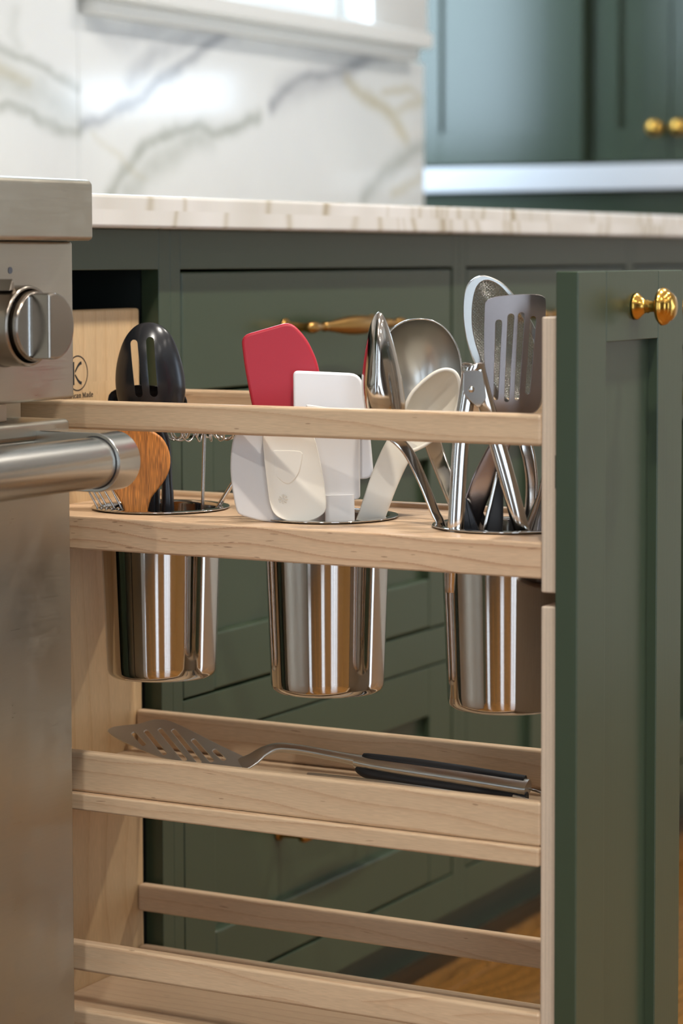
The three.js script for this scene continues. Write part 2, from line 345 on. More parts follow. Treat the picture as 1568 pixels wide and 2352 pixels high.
{
  const w1 = windowUnit(1, 'x', RZ0, 0.93, 1.66, 1.225, 2.22, 1, 1, 1);
  w1.t.part('casing', bx(1.662, 1.856, 1.222, 2.3, RZ0, RZ0 + 0.03, 0.003), M.whitePaint);
  w1.t.part('casing', bx(0.86, 0.928, 1.222, 2.3, RZ0, RZ0 + 0.03, 0.003), M.whitePaint);
  w1.t.part('window_sill', merge([bx(0.852, 1.80, 1.198, 1.224, RZ0, -0.56, 0.006), bx(0.86, 1.80, 1.18, 1.198, RZ0, -0.585, 0.004)]), M.whitePaint);
  LEFT_W.forEach(([a, b], i) => windowUnit(2 + i, 'z', RX0, a, b, 0.02, 2.2, i === 2 ? 3 : 1, 1, 1));
  windowUnit(5, 'x', RZ1, -0.55, 0.15, 0.1, 2.2, 1, 1, -1);
  windowUnit(6, 'z', RX1, 3.75, 4.65, 0.1, 2.2, 2, 1, -1);  // unseen window added to light the fronts that face the room
  windowUnit(8, 'z', WX, -1.48, -0.82, 1.04, 2.28, 1, 1, 1);  // unseen side window of the added bay, a light source for the hutch
  const w7 = windowUnit(7, 'z', RX1, 0.29, 0.87, 1.145, 1.9, 1, 1, -1);
  w7.t.part('roller_shade', w7.b(0.3, 0.86, 1.265, 1.88, -0.02, -0.014), M.shade);
}
// recessed ceiling lights
CANS.forEach(([x, z, cd]) => {
  const t = new Thing('recessed_light', 'round white recessed ceiling light glowing warm, out of the photo', 'ceiling light', [x, RY, z], 'recessed ceiling lights');
  const trim = lathe([[0.05, -0.004], [0.055, -0.008], [0.075, -0.006], [0.078, 0]], 'y', 32); trim.translate(x, RY, z); t.part('trim_ring', trim, M.whitePaint);
  t.part('lens', cyl(0.05, 0.05, 0.004, x, RY - 0.004, z, 'y', 32), M.lamp);
  const s = new THREE.SpotLight(WARM, cd, 0, 1.15, 0.7, 2); s.position.set(x, RY - 0.012, z); s.target.position.set(x, 0, z); s.castShadow = true; s.shadow.radius = 2.5; s.name = 'can_light';
  scene.add(s, s.target);
});

// ───────────── backsplash ─────────────
{
  // veins as strokes in the stone: [[x, y] ..., width, strength, tone]; x, y in metres on the wall
  const P = new Plane([1.3, 1.0, -0.61]); P.n.set(0, 0, 1); P.x.set(1, 0, 0); P.y.set(0, 1, 0); P.o.set(0, 0, -0.61);
  const px = (l) => l.map(([u, v]) => { const q = P.p(u, v); return [q.x, q.y]; });
  const veins = [
    [px([[190, 300], [240, 275], [330, 215], [420, 160], [500, 95], [545, 62]]), 0.010, 0.5, 0], [px([[300, 175], [360, 125], [450, 85], [540, 62]]), 0.018, 0.28, 0],
    [px([[250, 460], [280, 410], [330, 350], [400, 305], [490, 300], [590, 265]]), 0.010, 0.5, 1], [px([[290, 450], [340, 400], [420, 340], [480, 310]]), 0.02, 0.3, 1],
    [px([[620, 240], [650, 210], [720, 180], [790, 160], [870, 125], [940, 108]]), 0.012, 0.55, 0], [px([[640, 215], [720, 190], [800, 165]]), 0.022, 0.3, 0],
    [px([[795, 180], [830, 215], [870, 245], [905, 275], [930, 320]]), 0.011, 0.42, 2], [px([[905, 270], [940, 240], [978, 225]]), 0.008, 0.3, 2], [px([[880, 215], [930, 212], [975, 220]]), 0.006, 0.3, 2],
    [px([[835, 455], [870, 420], [915, 370], [950, 345], [985, 330]]), 0.014, 0.35, 1], [px([[900, 450], [940, 430], [985, 400]]), 0.010, 0.3, 2], [px([[190, 20], [260, 90], [340, 80], [420, 40]]), 0.02, 0.2, 0],
    [px([[650, 60], [760, 110], [800, 130]]), 0.03, 0.2, 0], [px([[215, 320], [260, 360], [330, 420]]), 0.006, 0.14, 2],
    [px([[180, 310], [120, 290], [60, 265], [-30, 245]]), 0.009, 0.45, 1], [px([[178, 215], [120, 180], [60, 140], [-30, 110]]), 0.009, 0.38, 1], [px([[165, 270], [110, 235], [50, 215], [-20, 170]]), 0.028, 0.26, 1], [px([[60, 200], [30, 185], [-30, 150]]), 0.01, 0.24, 2], [px([[30, 20], [20, 70], [40, 110]]), 0.012, 0.14, 1],
  ];
  const X0 = 0.3, X1 = 1.9, Y0 = 0.9, Y1 = 1.3, tones = [[128, 132, 140], [140, 146, 136], [182, 166, 120]];
  const segs = []; for (const [l, w, s, t] of veins) for (let i = 0; i + 1 < l.length; i++) segs.push([...l[i], ...l[i + 1], w, s, t]);
  const map = tex(1024, 320, (i, j) => {
    let x = X0 + (X1 - X0) * i / 1024, y = Y0 + (Y1 - Y0) * j / 320;
    const wx = (fbm(x * 14, y * 14, 61, 4) - 0.47) * 0.03, wy = (fbm(x * 14 + 9, y * 14, 71, 4) - 0.47) * 0.03, c = [238, 240, 239]; x += wx; y += wy;
    const best = [0, 0, 0];
    for (const [ax, ay, bx_, by, w, s, t] of segs) { const dx = bx_ - ax, dy = by - ay, q = Math.max(0, Math.min(1, ((x - ax) * dx + (y - ay) * dy) / (dx * dx + dy * dy))), d = Math.hypot(x - ax - dx * q, y - ay - dy * q) / w, v = s * Math.exp(-d * d) ; if (v > best[t]) best[t] = v; }
    for (let t = 0; t < 3; t++) for (let k = 0; k < 3; k++) c[k] += (tones[t][k] - c[k]) * best[t] * (0.7 + 0.6 * (fbm(x * 60, y * 60, 81, 3)));
    const o = (fbm(x * 5, y * 5, 91, 4) - 0.47) * 16; return [c[0] + o, c[1] + o, c[2] + o * 0.8];
  });
  map.wrapS = map.wrapT = THREE.ClampToEdgeWrapping;
  const m = phy({ map, roughness: 0.1 });
  const slab = (x0, x1, y1, label) => { const g = bx(x0, x1, 0.9145, y1, RZ0, -0.61, 0.001), p = g.attributes.position, uv = g.attributes.uv; for (let i = 0; i < p.count; i++) uv.setXY(i, (p.getX(i) - X0) / (X1 - X0), (p.getY(i) - Y0) / (Y1 - Y0)); single('marble_backsplash', g, m, label, 'backsplash', [(x0 + x1) / 2, 0.9145, -0.62]); };
  slab(0.852, 1.862, 1.18, 'white marble backsplash slab with grey and tan veins under the window sill');
  slab(-1.085, 0.8508, 1.75, 'white marble slab with greenish veins rising behind the range, left of the seam');
}

// ───────────── base cabinets and worktop ─────────────
const FY0 = 0.0804, FY1 = 0.8834;
single('marble_worktop', uvBox(bx(-0.168, 1.86, FY1, 0.914, -0.609, 0.0342, 0.004), 'x', 2, 0.5, [0.1, 0.2]), M.counter, 'cream marble worktop with fine tan veins above the green drawers', 'worktop', [1, FY1, -0.29]);
function pull(x, y, z, t, under, len = 0.216) {   // spindle-shaped brass drawer pull
  const h = len / 2, prof = [[0.0001, -h], [0.0045, -h + 0.001], [0.0058, -h + 0.005], [0.0062, -h + 0.013], [0.005, -h + 0.02], [0.0036, -h + 0.024], [0.0036, -h + 0.034], [0.005, -h + 0.0355], [0.005, -h + 0.0385], [0.004, -h + 0.04]];
  for (let i = 0; i <= 12; i++) { const q = i / 12; prof.push([0.0046 + 0.0058 * Math.sin(q * Math.PI / 2) ** 1.2, -h + 0.041 + (h - 0.041) * q]); }
  const full = prof.concat(prof.slice(0, -1).reverse().map(([r, yy]) => [r, -yy]));
  const bar = lathe(full, 'x', 28).translate(x, y, z + 0.034);
  const posts = [-1, 1].map((s) => lathe([[0.0001, 0], [0.009, 0], [0.009, 0.002], [0.005, 0.006], [0.0042, 0.03], [0.0055, 0.034], [0.0001, 0.036]], 'z', 24).translate(x + s * (h - 0.013), y, z));
  return t.part('pull', merge([bar, ...posts]), M.brassOld, under);
}
function drawerFlat(t, x0, x1, y0, y1) { const d = t.part('drawer', bx(x0, x1, y0, y1, -0.02, -0.0005, 0.0025), M.green); pull((x0 + x1) / 2, (y0 + y1) / 2, -0.0005, t, d); }
function drawerShaker(t, x0, x1, y0, y1, f = 0.057) {
  const d = t.part('drawer', bx(x0 + f - 0.01, x1 - f + 0.01, y0 + f - 0.01, y1 - f + 0.01, -0.02, -0.01, 0.0005), M.green);
  t.part('rail', bx(x0 + f, x1 - f, y1 - f, y1, -0.02, -0.0005, 0.001), M.green, d); t.part('rail', bx(x0 + f, x1 - f, y0, y0 + f, -0.02, -0.0005, 0.0028), M.green, d);
  t.part('stile', bx(x0, x0 + f, y0, y1, -0.02, -0.0005, 0.001), M.green, d); t.part('stile', bx(x1 - f, x1, y0, y1, -0.02, -0.0005, 0.001), M.green, d);
  pull((x0 + x1) / 2, (y0 + y1) / 2, -0.01, t, d);
}
function cabinetDoor(t, x0, x1, y0, y1, kx, f = 0.057) {
  const d = t.part('door', bx(x0 + f - 0.01, x1 - f + 0.01, y0 + f - 0.01, y1 - f + 0.01, -0.02, -0.01, 0.0005), M.green);
  t.part('rail', bx(x0 + f, x1 - f, y1 - f, y1, -0.02, -0.0005, 0.001), M.green, d); t.part('rail', bx(x0 + f, x1 - f, y0, y0 + f, -0.02, -0.0005, 0.0028), M.green, d);
  t.part('stile', bx(x0, x0 + f, y0, y1, -0.02, -0.0005, 0.001), M.green, d); t.part('stile', bx(x1 - f, x1, y0, y1, -0.02, -0.0005, 0.001), M.green, d);
  t.part('knob', lathe([[0.0001, 0], [0.009, 0], [0.009, 0.003], [0.0045, 0.007], [0.0045, 0.016], [0.0125, 0.02], [0.0135, 0.025], [0.011, 0.03], [0.0001, 0.033]], 'z', 28).translate(kx, y1 - 0.03, -0.0005), M.brass, d);
}
function unit(label, x0, x1, o0, o1, rows) {   // face-framed unit from x0 to x1 with one opening column o0..o1
  const t = new Thing('base_cabinet', label, 'cabinet', [(x0 + x1) / 2, 0, -0.3]);
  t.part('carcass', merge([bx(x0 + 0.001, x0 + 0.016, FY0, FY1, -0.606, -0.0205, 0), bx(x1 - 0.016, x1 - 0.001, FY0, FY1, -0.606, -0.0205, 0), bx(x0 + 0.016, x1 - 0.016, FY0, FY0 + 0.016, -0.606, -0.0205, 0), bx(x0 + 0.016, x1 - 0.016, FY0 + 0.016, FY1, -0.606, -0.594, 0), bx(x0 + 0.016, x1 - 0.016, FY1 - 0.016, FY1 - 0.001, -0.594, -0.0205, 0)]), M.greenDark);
  t.part('toe_kick', bx(x0, x1, 0, FY0, -0.088, -0.072, 0), M.green);
  const F = (a, b, c, d) => bx(a, b, c, d, -0.02, 0, 0.0008);
  t.part('face_stile', F(x0, o0, FY0, FY1), M.green); t.part('face_stile', F(o1, x1, FY0, FY1), M.green);
  let y = FY1; for (const [a, b] of rows) { t.part('face_rail', F(o0, o1, b, y), M.green); y = a; } t.part('face_rail', F(o0, o1, FY0, y), M.green);
  return t;
}
const G = 0.0024;   // gap around inset fronts
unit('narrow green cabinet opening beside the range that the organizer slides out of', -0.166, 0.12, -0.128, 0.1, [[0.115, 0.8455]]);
for (const [x0, x1, o0, o1, label] of [[0.12, 0.7485, 0.138, 0.7305, 'green three-drawer base cabinet directly behind the utensil organizer'], [0.7485, 1.275, 0.7665, 1.262, 'green base cabinet seen above the strainer, right of the first drawer bank'], [1.275, 1.86, 1.29, 1.845, 'green base cabinet farthest to the right, behind the organizer door']]) {
  const bank = x0 === 0.12, t = unit(label, x0, x1, o0, o1, bank ? [[0.7247, 0.8455], [0.4258, 0.684], [0.1252, 0.3848]] : [[0.7247, 0.8455], [0.1252, 0.684]]);
  drawerFlat(t, o0 + G, o1 - G, 0.7247 + G, 0.8455 - G);
  if (!bank) { const m = (o0 + o1) / 2; for (const [a, b, k] of [[o0 + G, m - 0.001, m - 0.03], [m + 0.001, o1 - G, m + 0.03]]) cabinetDoor(t, a, b, 0.1252 + G, 0.684 - G, k); continue; }
  drawerShaker(t, o0 + G, o1 - G, 0.4258 + G, 0.684 - G); drawerShaker(t, o0 + G, o1 - G, 0.1252 + G, 0.3848 - G);
}

{ // unseen tall pantry, added to block bright wall reflections in the steel
  const t = new Thing('added_pantry_cabinet', 'tall green pantry cabinet left of the range, unseen, added to darken reflections in the steel', 'cabinet', [-1.5, 0, -0.3]), x0 = -1.85, x1 = -1.09;
  t.part('carcass', bx(x0, x1, FY0, 2.45, RZ0 + 0.001, -0.0005, 0.001), M.green); t.part('toe_kick', bx(x0, x1, 0, FY0, -0.088, -0.072, 0), M.green);
  for (const [a, b, k] of [[x0 + 0.03, -1.4715, -1.5], [-1.4685, x1 - 0.03, -1.44]]) { const d = t.part('door', bx(a, b, 0.12, 2.4, 0, 0.019, 0.002), M.green); t.part('knob', lathe([[0.0001, 0], [0.009, 0], [0.009, 0.003], [0.0045, 0.007], [0.0045, 0.016], [0.0125, 0.02], [0.0135, 0.025], [0.011, 0.03], [0.0001, 0.033]], 'z', 28).translate(k, 1.1, 0.019), M.brass, d); }
}
// ───────────── hutch on the worktop ─────────────
{
  const t = new Thing('hutch_cabinet', 'tall green hutch cabinet with white ledge standing beyond the end of the marble wall', 'cabinet', [2.52, 0, -0.7]);
  const x1 = RX1 - 0.002, z0 = -1.3, zm = -0.5043, z1 = -0.2;
  t.part('base', bx(2.315, x1, 0.0, 0.977, z0, z1, 0.001), M.green);
  t.part('ledge', bx(2.295, x1, 0.9775, 1.0235, z0, z1 + 0.006, 0.003), M.slabWhite);
  t.part('carcass', merge([bx(2.321, x1, 1.0245, 2.45, z0, zm, 0.001), bx(2.342, x1, 1.0245, 2.45, zm + 0.0005, z1, 0.001)]), M.green);
  const door = (a, b, xf, ya, fl, fr, knob) => {
    const f = 0.06, d = t.part('door', bx(xf + 0.009, xf + 0.018, ya + f - 0.01, 2.4 - f, a + fl - 0.01, b - fr + 0.01, 0), M.green);
    t.part('rail', bx(xf, xf + 0.02, ya, ya + f, a + fl, b - fr, 0.001), M.green, d); t.part('rail', bx(xf, xf + 0.02, 2.4 - f, 2.4, a + fl, b - fr, 0.001), M.green, d);
    t.part('stile', bx(xf, xf + 0.02, ya, 2.4, a, a + fl, 0.001), M.green, d); t.part('stile', bx(xf, xf + 0.02, ya, 2.4, b - fr, b, 0.001), M.green, d);
    if (knob) t.part('knob', lathe([[0.0001, 0], [0.0105, 0], [0.0105, 0.003], [0.0055, 0.007], [0.0055, 0.016], [0.0145, 0.02], [0.0155, 0.025], [0.012, 0.03], [0.0001, 0.034]], 'x', 28).rotateY(Math.PI).translate(xf, 1.0865, knob), M.brass, d);
  };
  door(-0.87, -0.512, 2.3, 1.028, 0.071, 0.077); door(-0.5, -0.3506, 2.321, 1.028, 0.05, 0.041, -0.3725); door(-0.3486, z1 - 0.004, 2.321, 1.028, 0.041, 0.041, -0.3265);
}

// ───────────── range ─────────────
{
  const RR = -0.17, t = new Thing('range', 'stainless steel range with round knob and thick oven handle', 'range', [-0.6, 0, -0.25]);
  const L = -1.08, st = (g, off = 0) => uvBox(g, 'x', 0.16, 0.16, [off, off]);
  t.part('body', st(bx(L, RR - 0.001, 0.03, 0.9, -0.6, 0.036, 0.002)), M.steel);
  const prof = new THREE.Shape(); { const y0 = 0.871, y1 = 0.9215, z1 = 0.11, r = 0.006, r2 = 0.004; prof.moveTo(-0.59, y0); prof.lineTo(z1 - r2, y0); prof.absarc(z1 - r2, y0 + r2, r2, -Math.PI / 2, 0, false); prof.lineTo(z1, y1 - r); prof.absarc(z1 - r, y1 - r, r, 0, Math.PI / 2, false); prof.lineTo(-0.59, y1); prof.closePath(); }
  const bull = new THREE.ExtrudeGeometry(prof, { depth: RR - L - 0.003, bevelEnabled: true, bevelThickness: 0.0015, bevelSize: 0.0015, bevelOffset: -0.0015, bevelSegments: 3, curveSegments: 8 }).rotateY(-Math.PI / 2).translate(RR - 0.0015, 0, 0);
  t.part('bullnose', st(bull, 0.3), M.steel);
  t.part('control_panel', st(bx(L, RR, 0.739, 0.8705, 0.034, 0.09, 0.003), 0.1), M.steel);
  t.part('indicator_dot', cyl(0.0028, 0.0028, 0.0004, -0.259, 0.8467, 0.0902, 'z', 24), M.greyDot);
  const kx = -0.268, ky = 0.8024;
  const bez = t.part('knob_bezel', lathe([[0.0335, 0], [0.0335, 0.002], [0.0325, 0.003], [0.0325, 0.024], [0.0318, 0.0258], [0.0302, 0.0262], [0.0292, 0.0255], [0.029, 0.004], [0.0001, 0.004]], 'z', 72).translate(kx, ky, 0.09), M.knobSteel);
  t.part('pointer', plate([V3(-0.004, 0, 0), V3(0.004, 0, 0), V3(0.0005, 0.009, 0), V3(-0.0005, 0.009, 0)], 0.02, 0.001).translate(kx - 0.016, ky + 0.0285, 0.101), M.knobSteel, bez);
  const disc = new THREE.Shape(); disc.absarc(0, 0, 0.0278, 0, Math.PI * 2);
  const knob = t.part('knob', new THREE.ExtrudeGeometry(disc, { depth: 0.0235, bevelEnabled: true, bevelThickness: 0.0015, bevelSize: 0.0015, bevelOffset: -0.0015, bevelSegments: 3, curveSegments: 48 }).translate(kx, ky, 0.0965), M.knobSteel);
  const grip = new THREE.Shape(), ca = Math.acos(-0.0085 / 0.0265); grip.absarc(0, 0, 0.0265, -ca, ca); grip.closePath();
  t.part('grip', new THREE.ExtrudeGeometry(grip, { depth: 0.0165, bevelEnabled: true, bevelThickness: 0.0026, bevelSize: 0.0022, bevelOffset: -0.0022, bevelSegments: 5, curveSegments: 40 }).translate(kx, ky, 0.1215), M.knobSteel, knob);
  t.part('fillet', cyl(0.0016, 0.0016, 0.047, kx - 0.0094, ky, 0.1214, 'y', 20), M.mirror, knob);
  t.part('grip_rim', lathe([[0.0265, 0], [0.0282, 0], [0.0284, 0.003], [0.0272, 0.0055], [0.0265, 0.0055]], 'z', 64).translate(kx, ky, 0.1175), M.knobSteel, knob);
  // markings on the skirt: LO, a run of dots and HI, printed round the side
  const mark = (g, deg, z) => { g.rotateZ(-Math.PI / 2).rotateX(0).rotateY(-Math.PI / 2); g.translate(-0.0279, 0, 0); g.rotateZ(deg * D2R); return g.translate(kx, ky, z); };
  t.part('marking', mark(text('LO', 0.0052, fontSans), -38, 0.1125), M.printBlack, knob); t.part('marking', mark(text('HI', 0.0045, fontSans), 55, 0.1105), M.printBlack, knob);
  t.part('marking', merge([-22, -14, -6, 2, 10, 18, 27, 36].map((d) => mark(new THREE.CylinderGeometry(0.0006, 0.0006, 0.0003, 10).rotateX(Math.PI / 2), d, 0.1115))), M.printBlack, knob);
  const door = t.part('oven_door', st(bx(L, RR, 0.12, 0.707, 0.04, 0.0845, 0.002), 0.6), M.steel);
  t.part('door_cap', st(bx(L, RR, 0.7065, 0.722, 0.03, 0.086, 0.0045), 0.2), M.steel, door);
  t.part('vent_block', st(bx(-0.4, -0.238, 0.7225, 0.738, 0.042, 0.07, 0.001), 0.4), M.steel);
  t.part('kick_panel', st(bx(L, RR - 0.004, 0.02, 0.115, 0.0, 0.05, 0.002), 0.7), M.steel);
  const by = 0.6905, bz = 0.1445, br = 0.0243, bs = new THREE.Shape(); bs.moveTo(0.0835, by - br); bs.lineTo(bz, by - br); bs.absarc(bz, by, br, -Math.PI / 2, Math.PI / 2, false); bs.lineTo(0.0835, by + br); bs.closePath();
  const bracket = (x1) => new THREE.ExtrudeGeometry(bs, { depth: 0.0295, bevelEnabled: true, bevelThickness: 0.0006, bevelSize: 0.0006, bevelOffset: -0.0006, bevelSegments: 2, curveSegments: 32 }).rotateY(-Math.PI / 2).translate(x1 - 0.0006, 0, 0);
  t.part('handle_bracket', bracket(-0.19), M.steelSatin, door); t.part('shadow_gap_ring', lathe([[0.0207, -0.0006], [0.0213, -0.0006], [0.0217, 0], [0.0207, 0.0002]], 'x', 64).translate(-0.2207, by, bz), M.blackMatt, door); t.part('handle_bracket', bracket(-1.03), M.steelSatin, door);  // black ring stands in for the shaded gap between bar and bracket
  t.part('handle_bar', uvBox(cyl(0.0208, 0.0208, 0.812, -0.6275, by, bz, 'x', 64), 'x', 0.16, 0.16), M.steelSatin, door);
}

// ───────────── pull-out organizer ─────────────
const XL = -0.1177, XR = 0.0905, ZB = -0.0155, ZF = 0.4946, XRi = 0.078;
const BT = 0.6331, BB = 0.6042;          // canister board top and bottom
const CZ = [0.0825, 0.2525, 0.4225], CX = -0.027;
{
  const t = new Thing('pullout_organizer', 'maple pull-out organizer with green shaker door and brass knob, slid out of the cabinet', 'organizer', [0, 0.09, 0.25]);
  const bp = t.part('back_panel', wood(XL, XR, 0.105, 0.8093, ZB - 0.016, ZB, 'y', 0.003), M.mapleVert);
  const ex = -0.0135, ey = 0.7515, ring = new THREE.Shape(); ring.absarc(0, 0, 0.0163, 0, Math.PI * 2); const hole = new THREE.Path(); hole.absarc(0, 0, 0.0152, 0, Math.PI * 2); ring.holes.push(hole);
  t.part('emblem', new THREE.ExtrudeGeometry(ring, { depth: 0.0002, bevelEnabled: false, curveSegments: 48 }).translate(ex, ey, ZB), M.print, bp);
  const k = []; for (const s of [1, -1]) { const a = []; for (let i = 0; i <= 10; i++) { const q = i / 10; a.push(V3(-0.0045 + 0.0105 * q, s * (0.001 + 0.0085 * Math.sin(q * Math.PI / 2)), 0)); } k.push(plate([...a.map((p) => V3(p.x, p.y + s * 0.0012, 0)), ...a.reverse().map((p) => V3(p.x + 0.0006, p.y - s * 0.0017 * (0.4 + (p.x + 0.0045) * 60), 0))], 0.0002, 0)); }
  k.push(plate([V3(-0.0082, -0.0105, 0), V3(-0.0054, -0.0105, 0), V3(-0.0054, 0.0105, 0), V3(-0.0082, 0.0105, 0)], 0.0002, 0));
  t.part('emblem', merge(k).translate(ex, ey, ZB + 0.0001), M.printBlack, bp);
  t.part('lettering', text('American Made', 0.0046).translate(-0.0145, 0.7312, ZB), M.print, bp);
  const rail = (n, x0, x1, y0, y1, m = M.maple, r = 0.003) => t.part(n, wood(x0, x1, y0, y1, ZB, ZF, 'z', r), m);
  rail('upper_rail', XL, XL + 0.012, 0.7085, 0.7336); rail('upper_rail', XRi, XRi + 0.012, 0.7085, 0.7336);
  // board with three round holes for the canisters
  const sh = new THREE.Shape([[ZB, XL], [ZF, XL], [ZF, XRi], [ZB, XRi]].map((p) => new THREE.Vector2(...p)));
  for (const z of CZ) { const h = new THREE.Path(); h.absarc(z, CX, 0.0555, 0, Math.PI * 2); sh.holes.push(h); }
  const bd = new THREE.ExtrudeGeometry(sh, { depth: BT - BB - 0.003, bevelEnabled: true, bevelThickness: 0.0015, bevelSize: 0.0015, bevelOffset: -0.0015, bevelSegments: 2, curveSegments: 48 });
  // local (x, y, z) of the extrusion -> world (z, x, y)
  const bm = new THREE.Matrix4().makeBasis(V3(0, 0, 1), V3(1, 0, 0), V3(0, 1, 0)); bd.applyMatrix4(bm).translate(0, BB + 0.0015, 0);
  t.part('canister_board', uvBox(bd, 'z', 0.8, 0.2, [0.2, 0.35]), M.mapleFleck);
  rail('board_lip', XRi, XRi + 0.012, 0.601, 0.6375);
  t.part('tray_floor', wood(XL - 0.0035, XRi + 0.012, 0.3754, 0.3905, ZB, ZF, 'z', 0.002), M.maple);
  rail('tray_side', XL + 0.0015, XL + 0.0125, 0.3905, 0.4262); rail('tray_side', XRi, XRi + 0.011, 0.3905, 0.4262);
  rail('lower_rail', XL, XL + 0.012, 0.2313, 0.2571); rail('lower_rail', XRi, XRi + 0.012, 0.2313, 0.2571);
  t.part('bottom_board', wood(XL, XRi + 0.012, 0.165, 0.1805, ZB, ZF, 'z', 0.002), M.maple);
  rail('bottom_lip', XL, XL + 0.012, 0.1805, 0.1971); rail('bottom_lip', XRi, XRi + 0.012, 0.1805, 0.1971);
  const pf = (y0, y1) => { const w = bx(XL, XR, y0, y1, ZF, ZF + 0.0151, 0.0015), g = uvBox(w, 'y', 0.3, 0.0151, [rnd(), -ZF / 0.0151]); return t.part('front_panel', g, M.ply); };
  pf(0.5935, 0.8097); pf(0.105, 0.5829);
  const br = t.part('adjusting_bracket', bx(-0.11, 0.08, 0.575, 0.602, ZF + 0.0125, ZF + 0.0154, 0.0005), M.dull); t.part('clip', bx(XL - 0.0004, XL + 0.01, 0.676, 0.702, ZF + 0.0118, ZF + 0.0153, 0.0005), M.blackMatt, br);
  const D0 = -0.1257, D1 = 0.097, dz0 = 0.5101, dz1 = 0.5289, dy0 = 0.118, dy1 = 0.8452, f = 0.0562;
  const door = t.part('door', bx(D0 + f - 0.01, D1 - f + 0.01, dy0 + f - 0.01, dy1 - f + 0.01, dz0 + 0.001, dz1 - 0.0085, 0), M.green);
  t.part('stile', bx(D0, D0 + f, dy0, dy1, dz0, dz1, 0.0012), M.green, door); t.part('stile', bx(D1 - f, D1, dy0, dy1, dz0, dz1, 0.0012), M.green, door);
  t.part('rail', bx(D0 + f, D1 - f, dy1 - f, dy1, dz0, dz1, 0.0008), M.green, door); t.part('rail', bx(D0 + f, D1 - f, dy0, dy0 + f, dz0, dz1, 0.0008), M.green, door);
  const kn = lathe([[0.0001, 0], [0.0106, 0], [0.011, 0.0012], [0.0106, 0.0028], [0.0082, 0.0052], [0.006, 0.0078], [0.0052, 0.0098], [0.0056, 0.0112], [0.0047, 0.0128], [0.0045, 0.0188], [0.0075, 0.0196], [0.0135, 0.0212], [0.0154, 0.0232], [0.0154, 0.0246], [0.0143, 0.0272], [0.0122, 0.0292], [0.0117, 0.0296], [0.0112, 0.0312], [0.008, 0.0338], [0.0001, 0.0352]], 'z', 56);
  t.part('knob', kn.translate(-0.0095, 0.8163, dz1), M.brass, undefined, 'polished brass knob');
}
// ───────────── steel canisters ─────────────
const canLabels = ['polished steel utensil canister nearest the range, holding black spoon and wooden spoon', 'middle polished steel utensil canister, holding red and white spatulas', 'polished steel utensil canister next to the green door, holding tongs and slotted turner'];
CZ.forEach((z, i) => {
  const t = new Thing('utensil_canister', canLabels[i], 'canister', [CX, 0.483, z], 'steel utensil canisters');
  const pr = [[0.0001, 0.0035], [0.038, 0.0035], [0.0415, 0.0018], [0.0432, 0.0003], [0.0455, 0.0006], [0.048, 0.003], [0.0489, 0.0062], [0.0492, 0.012], [0.0545, 0.1498], [0.0562, 0.1512], [0.0612, 0.1513], [0.0618, 0.1519], [0.0612, 0.1526], [0.0552, 0.1528], [0.0535, 0.1522], [0.0527, 0.1495], [0.0478, 0.012], [0.045, 0.005], [0.0001, 0.0048]];
  const g = lathe(pr, 'y', 128).translate(CX, 0.483, z); t.part('body', g, M.mirror);
});

// ───────────── utensils in the first canister ─────────────
const FL = 0.489;
const P1 = (dn = 0, yaw = 0, tilt = 0, dx = 0) => { const n = V3(-0.877, 0, 0.481), r = V3(0.481, 0, 0.877); return new Plane([CX + n.x * dn + r.x * dx, FL, CZ[0] + n.z * dn + r.z * dx], yaw, tilt); };
const PC = (i, dn = 0, yaw = 0, tilt = 0) => { const n = V3(-0.877, 0, 0.481); return new Plane([CX + n.x * dn, FL, CZ[i] + n.z * dn], yaw, tilt); };
{
  const p = PC(0, -0.004), t = new Tool('slotted_spoon', 'black slotted serving spoon with two long slots, leaning by the back panel', 'spoon', p, 'utensils in the canisters');
  const o = smooth(p.ps([[342, 740], [312, 748], [286, 778], [270, 825], [265, 872], [270, 915], [284, 955], [310, 985], [345, 997], [385, 985], [410, 955], [424, 912], [425, 872], [414, 820], [394, 772], [370, 748]]), 72);
  const slots = [slot(p.p(310, 788), p.p(323, 902), 0.0068), slot(p.p(347, 782), p.p(357, 900), 0.0072)].map((s) => plate(s, 0.08, 0));
  t.part('bowl', cut(dish(o, 0.02, 0.0032, { R: 16, pow: 0.75 }), slots), M.black);
  t.part('handle', sweep(p.ps([[362, 975, 0.004], [378, 1020, 0.002], [383, 1100, 0], [385, 1178, 0], [384, 1500, -0.004]]), [0.010, 0.010, 0.014, 0.020, 0.020], [0.008, 0.009, 0.011, 0.013, 0.012], { e: 2.6 }), M.black);
}
{
  const p = PC(0, -0.034), t = new Tool('serving_spoon', 'black spoon mostly hidden behind the slotted spoon', 'spoon', p, 'utensils in the canisters');
  t.part('bowl', dish(smooth(p.ps([[330, 884], [290, 888], [258, 898], [248, 915], [252, 945], [285, 985], [340, 998], [395, 985], [425, 950], [428, 915], [400, 893]]), 56), -0.012, 0.003), M.black);
  t.part('handle', sweep(p.ps([[345, 990], [352, 1060], [352, 1200], [350, 1480]]), 0.012, 0.009), M.black);
}
